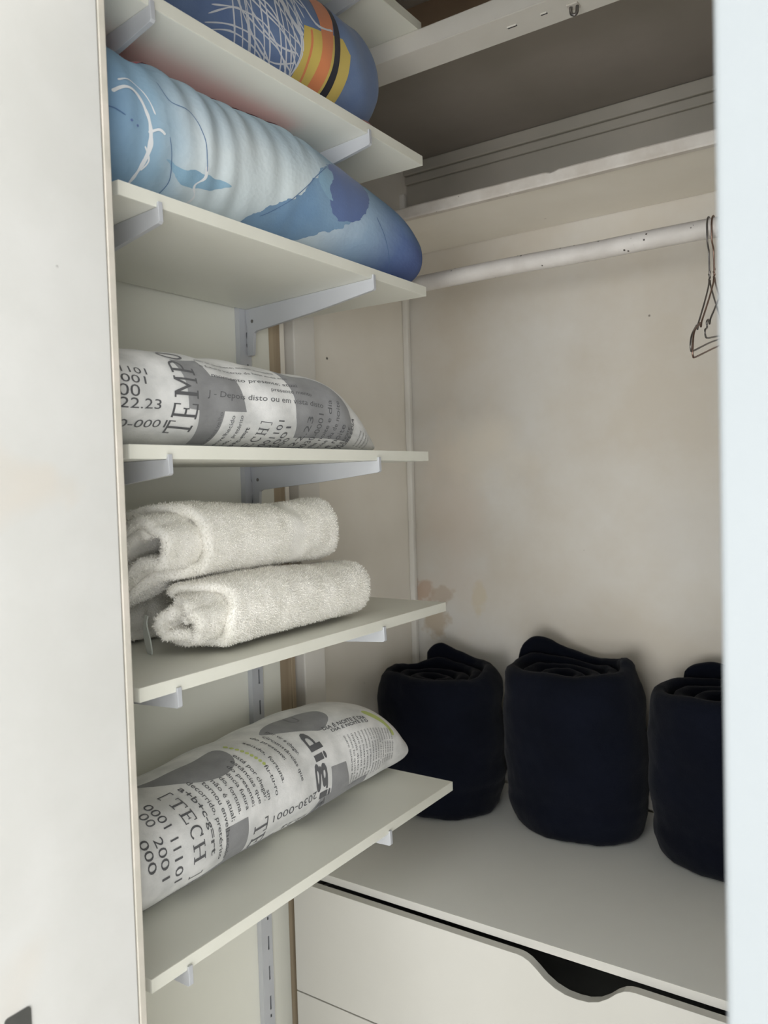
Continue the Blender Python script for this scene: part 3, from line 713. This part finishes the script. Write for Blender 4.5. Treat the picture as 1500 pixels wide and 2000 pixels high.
# ---- pale blue duvet roll
t_ = thing('duvet', (-.985, .90, .372), 'long pale blue duvet roll with deeper blue patches and white lines, pleated along its length', 'duvet')
c = Cloth('duvet_cover', ROLL_C, 230, 150, ['duvet', 'duvet_deep', 'duvet_dark', 'duvet_sky', 'duvet_line', 'seam', 'red'])
c.poly([(.12, .350), (.64, .350), (.66, .62), (.08, .62)], 'red', .0012)
c.smooth_poly([(.478, .100), (.500, .135), (.520, .152), (.560, .180), (.590, .212), (.632, .262), (.668, .284), (.708, .285), (.742, .262), (.740, .222), (.706, .182), (.680, .160), (.646, .140), (.604, .108), (.540, .080)], 'duvet_deep', .0004, 14, .006)
c.smooth_poly([(.640, .258), (.680, .300), (.730, .306), (.760, .280), (.752, .232), (.726, .196), (.690, .178), (.650, .186), (.640, .220)], 'duvet_dark', .0007, 12, .006)
c.smooth_poly([(.610, .232), (.640, .262), (.656, .250), (.640, .224), (.650, .206), (.628, .208)], 'duvet_sky', .0009, 10, .004)
c.smooth_poly([(.303, .162), (.334, .155), (.352, .162), (.374, .159), (.421, .160), (.409, .148), (.390, .140), (.371, .136), (.336, .134), (.322, .148)], 'duvet_sky', .0004, 12, .004)
c.line([(.221, .226), (.237, .236), (.254, .234), (.268, .212), (.274, .187), (.276, .160), (.272, .120), (.268, .095)], .0040, 'duvet_line', .0008, 8, .5)
c.line([(.229, .244), (.246, .250), (.264, .240), (.278, .214)], .0020, 'duvet_line', .0008, 8, .5)
c.line([(.271, .188), (.283, .196), (.292, .192)], .0034, 'duvet_line', .0010, 8, .5)
c.line([(.270, .168), (.280, .150), (.276, .132)], .0018, 'duvet_line', .0010, 8, .5)
c.line([(.368, .172), (.372, .155), (.362, .138), (.372, .120), (.366, .100)], .0036, 'duvet_line', .0008, 8, .6)
c.line([(.289, .266), (.303, .240), (.338, .235), (.357, .212), (.365, .183), (.371, .165)], .0012, 'seam', .0008)
c.line([(.638, .263), (.582, .208), (.535, .154), (.506, .127)], .0014, 'seam', .0012)
c.line([(.300, .192), (.312, .160), (.322, .130), (.318, .100)], .0012, 'seam', .0008)
c.line([(.776, .219), (.801, .191), (.828, .154), (.855, .115)], .0018, 'seam', .0008)
c.line([(.206, .204), (.222, .206), (.236, .200)], .0016, 'seam', .0008)
for a, b_ in ((.244, .196), (.254, .192)): c.smooth_poly([(a+.002, b_), (a, b_+.002), (a-.002, b_), (a, b_-.002)], 'duvet_dark', .001, 3)
c.done(t_)
# ---- denim blue bedding on the shelf above
t_ = thing('duvet', (-.985, .92, .621), 'denim blue rolled bedding with a white net print and a yellow, orange and black patch', 'duvet')
c = Cloth('duvet_cover', ROLL_D, 200, 140, ['duvet2', 'net', 'yellow', 'orange', 'black'])
c.poly([(.476, .219), (.494, .221), (.512, .223), (.540, .228), (.570, .232), (.590, .216), (.592, .182), (.592, .120), (.588, .098), (.480, .098), (.479, .164)], 'yellow', .0004)
c.smooth_poly([(.505, .310), (.530, .320), (.548, .307), (.551, .271), (.545, .224), (.541, .186), (.545, .128), (.545, .100), (.522, .100), (.517, .193), (.512, .227), (.504, .262)], 'orange', .0007)
c.line([(.491, .218), (.495, .198), (.497, .162), (.501, .126), (.503, .100)], .0045, 'orange', .0007)
c.smooth_poly([(.538, .350), (.553, .309), (.560, .262), (.563, .224), (.562, .177), (.566, .125), (.566, .098), (.549, .100), (.550, .126), (.547, .171), (.548, .218), (.549, .262), (.545, .309), (.532, .345)], 'black', .0010)
random.seed(12)
for k in range(13):                      # long strands of the net
    s0 = .300 + .013*k; a = random.uniform(-.012, .006)
    c.line([(s0, .30), (s0+.010+a, .24), (s0+.034+a, .18), (min(.476, s0+.062+a), .12), (min(.478, s0+.070), .09)], .0026, 'net', .0005, 6, .3)
for k in range(12):                      # cross strands
    t0 = .105 + .016*k; a = random.uniform(-.01, .01)
    c.line([(.296, t0+.010), (.340, t0+.036+a), (.395, t0+.030), (.440, t0+.006+a), (.476, t0-.022 if t0 > .13 else t0)], .0026, 'net', .0007, 6, .3)
for k in range(5):
    c.line([(.472, .150+.017*k), (.430, .130+.032*k), (.385, .150+.030*k), (.330, .200+.02*k)], .0030, 'net', .0009, 6, .4)
c.line([(.545, .235), (.500, .228), (.455, .262), (.400, .250)], .0030, 'net', .0009, 6, .3)
c.line([(.360, .315), (.400, .262), (.440, .222), (.476, .202)], .0060, 'net', .0009, 6, .3)
c.done(t_)
# rust coloured lining peeping out at its end
rl = Roll([(1.190, -.850, .004, .003, .004), (1.197, -.850, .016, .011, 0), (1.225, -.856, .022, .014, 0), (1.262, -.866, .021, .012, 0), (1.284, -.874, .014, .008, .001), (1.290, -.876, .004, .003, .004)], .6212, .12, 2.0, lambda s, t: .0006*np.sin(150*s+30*t))
cl = Cloth('lining_edge', rl, 30, 28, ['rust']); o = cl.done(t_); o['label'] = 'rust red inner lining'

# ---------------------------------------------------------------- folded sheets of towelling and fleece
def sweep(name, path, a0, a1, th, to3, mat, parent, fuzz=0, disp=.002, dscale=18, na=26, seedv=0, taper_end=True, fl=.006, hems=(), zmin=None):
    """a thick soft sheet: `path` is its edge-on line, extruded from a0(i) to a1(i), rounded at every border"""
    n = len(path); P = [Vector((p[0], p[1])) for p in path]; bm = bmesh.new(); rings = []
    for i in range(n):
        t = (P[min(i+1, n-1)]-P[max(i-1, 0)]).normalized(); q = Vector((-t.y, t.x)); u = i/(n-1)
        e = min(i, n-1-i); w = th/2*(math.sqrt(max(0.02, 1-(1-min(1, e/4))**2)) if taper_end else 1)
        A0, A1 = a0(u), a1(u); loop = []
        for k in range(na+1): f = k/na; loop.append((w, A0 + (A1-A0)*f))
        for k in range(1, 5): an = math.pi*k/5; loop.append((w*math.cos(an), A1 + w*math.sin(an)*.9))
        for k in range(na+1): f = 1-k/na; loop.append((-w, A0 + (A1-A0)*f))
        for k in range(1, 5): an = math.pi*k/5; loop.append((-w*math.cos(an), A0 - w*math.sin(an)*.9))
        rings.append([bm.verts.new(to3(P[i].x + q.x*o_, P[i].y + q.y*o_, a)) for o_, a in loop])
    m = len(rings[0])
    for i in range(n-1):
        for k in range(m): bm.faces.new((rings[i][k], rings[i][(k+1) % m], rings[i+1][(k+1) % m], rings[i+1][k]))
    bm.faces.new(rings[0][::-1]); bm.faces.new(rings[-1])
    bmesh.ops.recalc_face_normals(bm, faces=bm.faces); bm.normal_update()
    for v in bm.verts:
        c_ = v.co*dscale; d = noise.noise(c_ + Vector((seedv, 0, 0)))*disp + noise.noise(c_*3.1 + Vector((0, seedv, 0)))*disp*.45
        for (h0, dep) in hems: d -= dep*math.exp(-((v.co.y-h0)/.0016)**2)
        v.co += v.normal*d
        if zmin is not None: v.co.z = max(v.co.z, zmin)
    for f in bm.faces: f.smooth = True
    if fuzz:                                # short loops of pile standing off the surface
        rnd = random.Random(seedv+5); fs = [f for f in bm.faces if len(f.verts) == 4]; ar = [f.calc_area() for f in fs]
        picks = rnd.choices(fs, weights=ar, k=fuzz)
        for f in picks:
            a, b = rnd.random(), rnd.random(); vs = [v.co for v in f.verts]
            p = vs[0].lerp(vs[1], a).lerp(vs[3].lerp(vs[2], a), b)
            if any(abs(p.y-h0) < .004 for h0, _ in hems): continue
            nrm = f.normal; tan = Vector((rnd.uniform(-1, 1), rnd.uniform(-1, 1), rnd.uniform(-1, 1))); tan = (tan - nrm*tan.dot(nrm)).normalized()
            L = fl*rnd.uniform(.3, 1)*.5; wd = .0006
            tip = p + nrm*L + tan*L*.9
            v1 = bm.verts.new(p + tan.cross(nrm)*wd); v2 = bm.verts.new(p - tan.cross(nrm)*wd); v3 = bm.verts.new(tip)
            bm.faces.new((v1, v2, v3))
    return link(name, bm, mat, parent)
def flat_spiral(cx, cz, rx0, rx1, rz0, rz1, turns, start, n, e=2.6, sgn=1, wob=0):
    out = []
    for i in range(n):
        u = i/(n-1); a = start + sgn*2*math.pi*turns*u; rx = rx0+(rx1-rx0)*u; rz = rz0+(rz1-rz0)*u
        c_, s_ = math.cos(a), math.sin(a)
        out.append((cx + rx*math.copysign(abs(c_)**(2/e), c_) + wob*math.sin(5*a+1)*(1-u), cz + rz*math.copysign(abs(s_)**(2/e), s_) + wob*math.cos(4*a)*(1-u)))
    # even spacing
    L = [0]
    for a, b in zip(out, out[1:]): L.append(L[-1]+math.hypot(b[0]-a[0], b[1]-a[1]))
    q = np.linspace(0, L[-1], n); xs = np.interp(q, L, [p[0] for p in out]); zs = np.interp(q, L, [p[1] for p in out])
    return list(zip(xs, zs))
def towel(label, cx, base, hw, hh, y0, y1, yaw, turns=2.6, th=.019, inset=.05, start=.6, slant=0.0, fuzz=26000, seedv=1, hems=(), roll_=0.0, droop=0.0):
    flr = -.247
    t = thing('folded_towel', (cx, (y0+y1)/2, base), label, 'towel', 'folded white towels')
    step = th*turns
    path = flat_spiral(0, hh, max(.006, hw-step), hw-th/2, max(.004, hh-step*.92), hh-th/2, turns, start, 170, 3.0, wob=.005)
    c_, s_ = math.cos(yaw), math.sin(yaw); cr, sr = math.cos(roll_), math.sin(roll_)
    def to3(x, z, a):
        zz = z-hh; X = x*cr - zz*sr; Z = x*sr + zz*cr + hh
        near = max(0, 1-(a-y0)/.16); k = min(1, max(0, (.006-X)/.045)); Z -= droop*near*k*(1-min(1, max(0, Z/(2*hh)))**1.5)
        sag = .006*math.sin(a*14+seedv)*(Z/(2*hh))
        return (cx + X*c_ - (a-(y0+y1)/2)*s_, (y0+y1)/2 + (a-(y0+y1)/2)*c_ + X*s_, max(flr+.001, base + Z + sag))
    def a0(u): return y0 + (inset if u > .50 else inset*max(0, (u-.42)/.08))*1.0 + .008*math.sin(u*31) + slant*math.cos(2*math.pi*turns*u+start-2.36)*(1 if u > .5 else .2)
    def a1(u): return y1 - (0.0 if u > .5 else .012) + .004*math.sin(u*23) 
    sweep('towel_cloth', path, a0, a1, th*.84, to3, M['terry'], t, fuzz, .0022, 30, 40, seedv, True, .0080, hems, flr+.0006)
    return t
towel('folded white towel lying directly on the shelf, under the slanting one', -.899, -.247, .067, .0545, .785, 1.190, math.radians(2), 2.3, .0205, .045, .5, -.016, 110000, 1)
towel('folded white towel on top of the pile, its ribbed border towards the far end', -.962, -.155, .084, .065, .768, 1.165, math.radians(2), 2.35, .0225, .045, .9, -.036, 110000, 9, ((1.04, .0022), (1.048, .0022), (1.056, .0022), (1.064, .0022)), math.radians(7), droop=.042)
towel('folded white towel at the back left of the shelf, mostly behind the door edge', -1.085, -.247, .064, .042, .700, 1.12, 0, 1.8, .019, .03, .5, 0, 30000, 14)
bm = bmesh.new()
pts = smooth_path([(-.962, .786, -.2462), (-.963, .784, -.226), (-.966, .783, -.204), (-.970, .789, -.190)], 6)
W_ = [(.016+.004*math.sin(i*.3)) for i in range(len(pts))]; A_ = []
for p, w in zip(pts, W_): A_.append([bm.verts.new((p.x+dx, p.y+dy, p.z)) for dx, dy in ((-w*.6, .004), (w*.45, -.002), (w*.45, .0002), (-w*.6, .0062))])
for a, b in zip(A_, A_[1:]):
    for k in range(4): bm.faces.new((a[k], a[(k+1) % 4], b[(k+1) % 4], b[k]))
bm.faces.new(A_[0]); bm.faces.new(A_[-1][::-1]); bmesh.ops.recalc_face_normals(bm, faces=bm.faces)
tl = [q for q in COL.objects if q.name.startswith('folded_towel') and 'back left' in q.get('label', '')][0]
o = link('cloth_label', bm, M['tag_grey'], tl, True, 40); o['label'] = 'grey sewn-in cloth label'

# ---- navy fleece rolls standing on the chest
def navy(label, cx, cy, rx, ry, h, start, seedv, rim, lean=(0, 0), bulge=.012, turns=3.6):
    t = thing('rolled_blanket', (cx, cy, -.8185), label, 'blanket', 'rolled navy blankets on the chest')
    th = .034; n = 300
    path = flat_spiral(0, 0, .020, rx-th/2, .016, ry-th/2, turns, start, n, 2.15, 1)
    ang0 = start
    def zt(u, x, y):
        a = math.atan2(y, x); q = h - .030*(1-u)**.8 + .010*noise.noise(Vector((x*12, y*12, seedv)))
        for (ra, amp, wd) in rim:
            d = (a-math.radians(ra)+math.pi) % (2*math.pi) - math.pi; q += amp*math.exp(-(d/wd)**2)*min(1, max(0, (u-.45)/.3))
        return q
    last = [0]
    def to3(x, y, z):
        f = z/h; r = 1 + bulge/rx*math.sin(min(1, max(0, f))*math.pi*1.0)
        r *= 1 - .10*max(0, 1-f*5.5)**2 - .05*max(0, (f-.86)/.14)**2
        r -= .018*math.exp(-((f-.22)/.030)**2)                        # crease above the lower fold
        w = .004*noise.noise(Vector((x*9+seedv, y*9, z*14))) + .002*math.sin(z*60+x*14)
        k = 1 + w/rx
        return (cx + x*r*k + lean[0]*z, cy + y*r*k + lean[1]*z, -.8185 + max(.0006, z))
    us = {}
    def a0(u): return th*.45*.9
    def a1(u):
        i = int(round(u*(n-1))); x, y = path[i]; return zt(u, x, y)
    sweep('fleece', path, a0, a1, th*.97, to3, M['navy'], t, 0, .004, 16, 44, seedv, True, zmin=-.8183)
    return t
navy('rolled navy blanket nearest the shelves, with a small peak at its back rim', -1.045, 1.748, .174, .150, .335, -1.6, 2, [(112, .032, .34), (60, .010, .6), (-120, .004, .5)], (.0, 0))
navy('tallest rolled navy blanket, standing between the two others', -.700, 1.786, .184, .142, .372, -1.1, 7, [(140, .034, .55), (14, .014, .25), (-60, .002, .5)], (-.035, 0), .010)
navy('rolled navy blanket partly cut off by the near white door', -.352, 1.780, .184, .146, .360, -1.5, 11, [(110, .022, .4), (-30, -.01, .5)], (-.03, 0), .012)
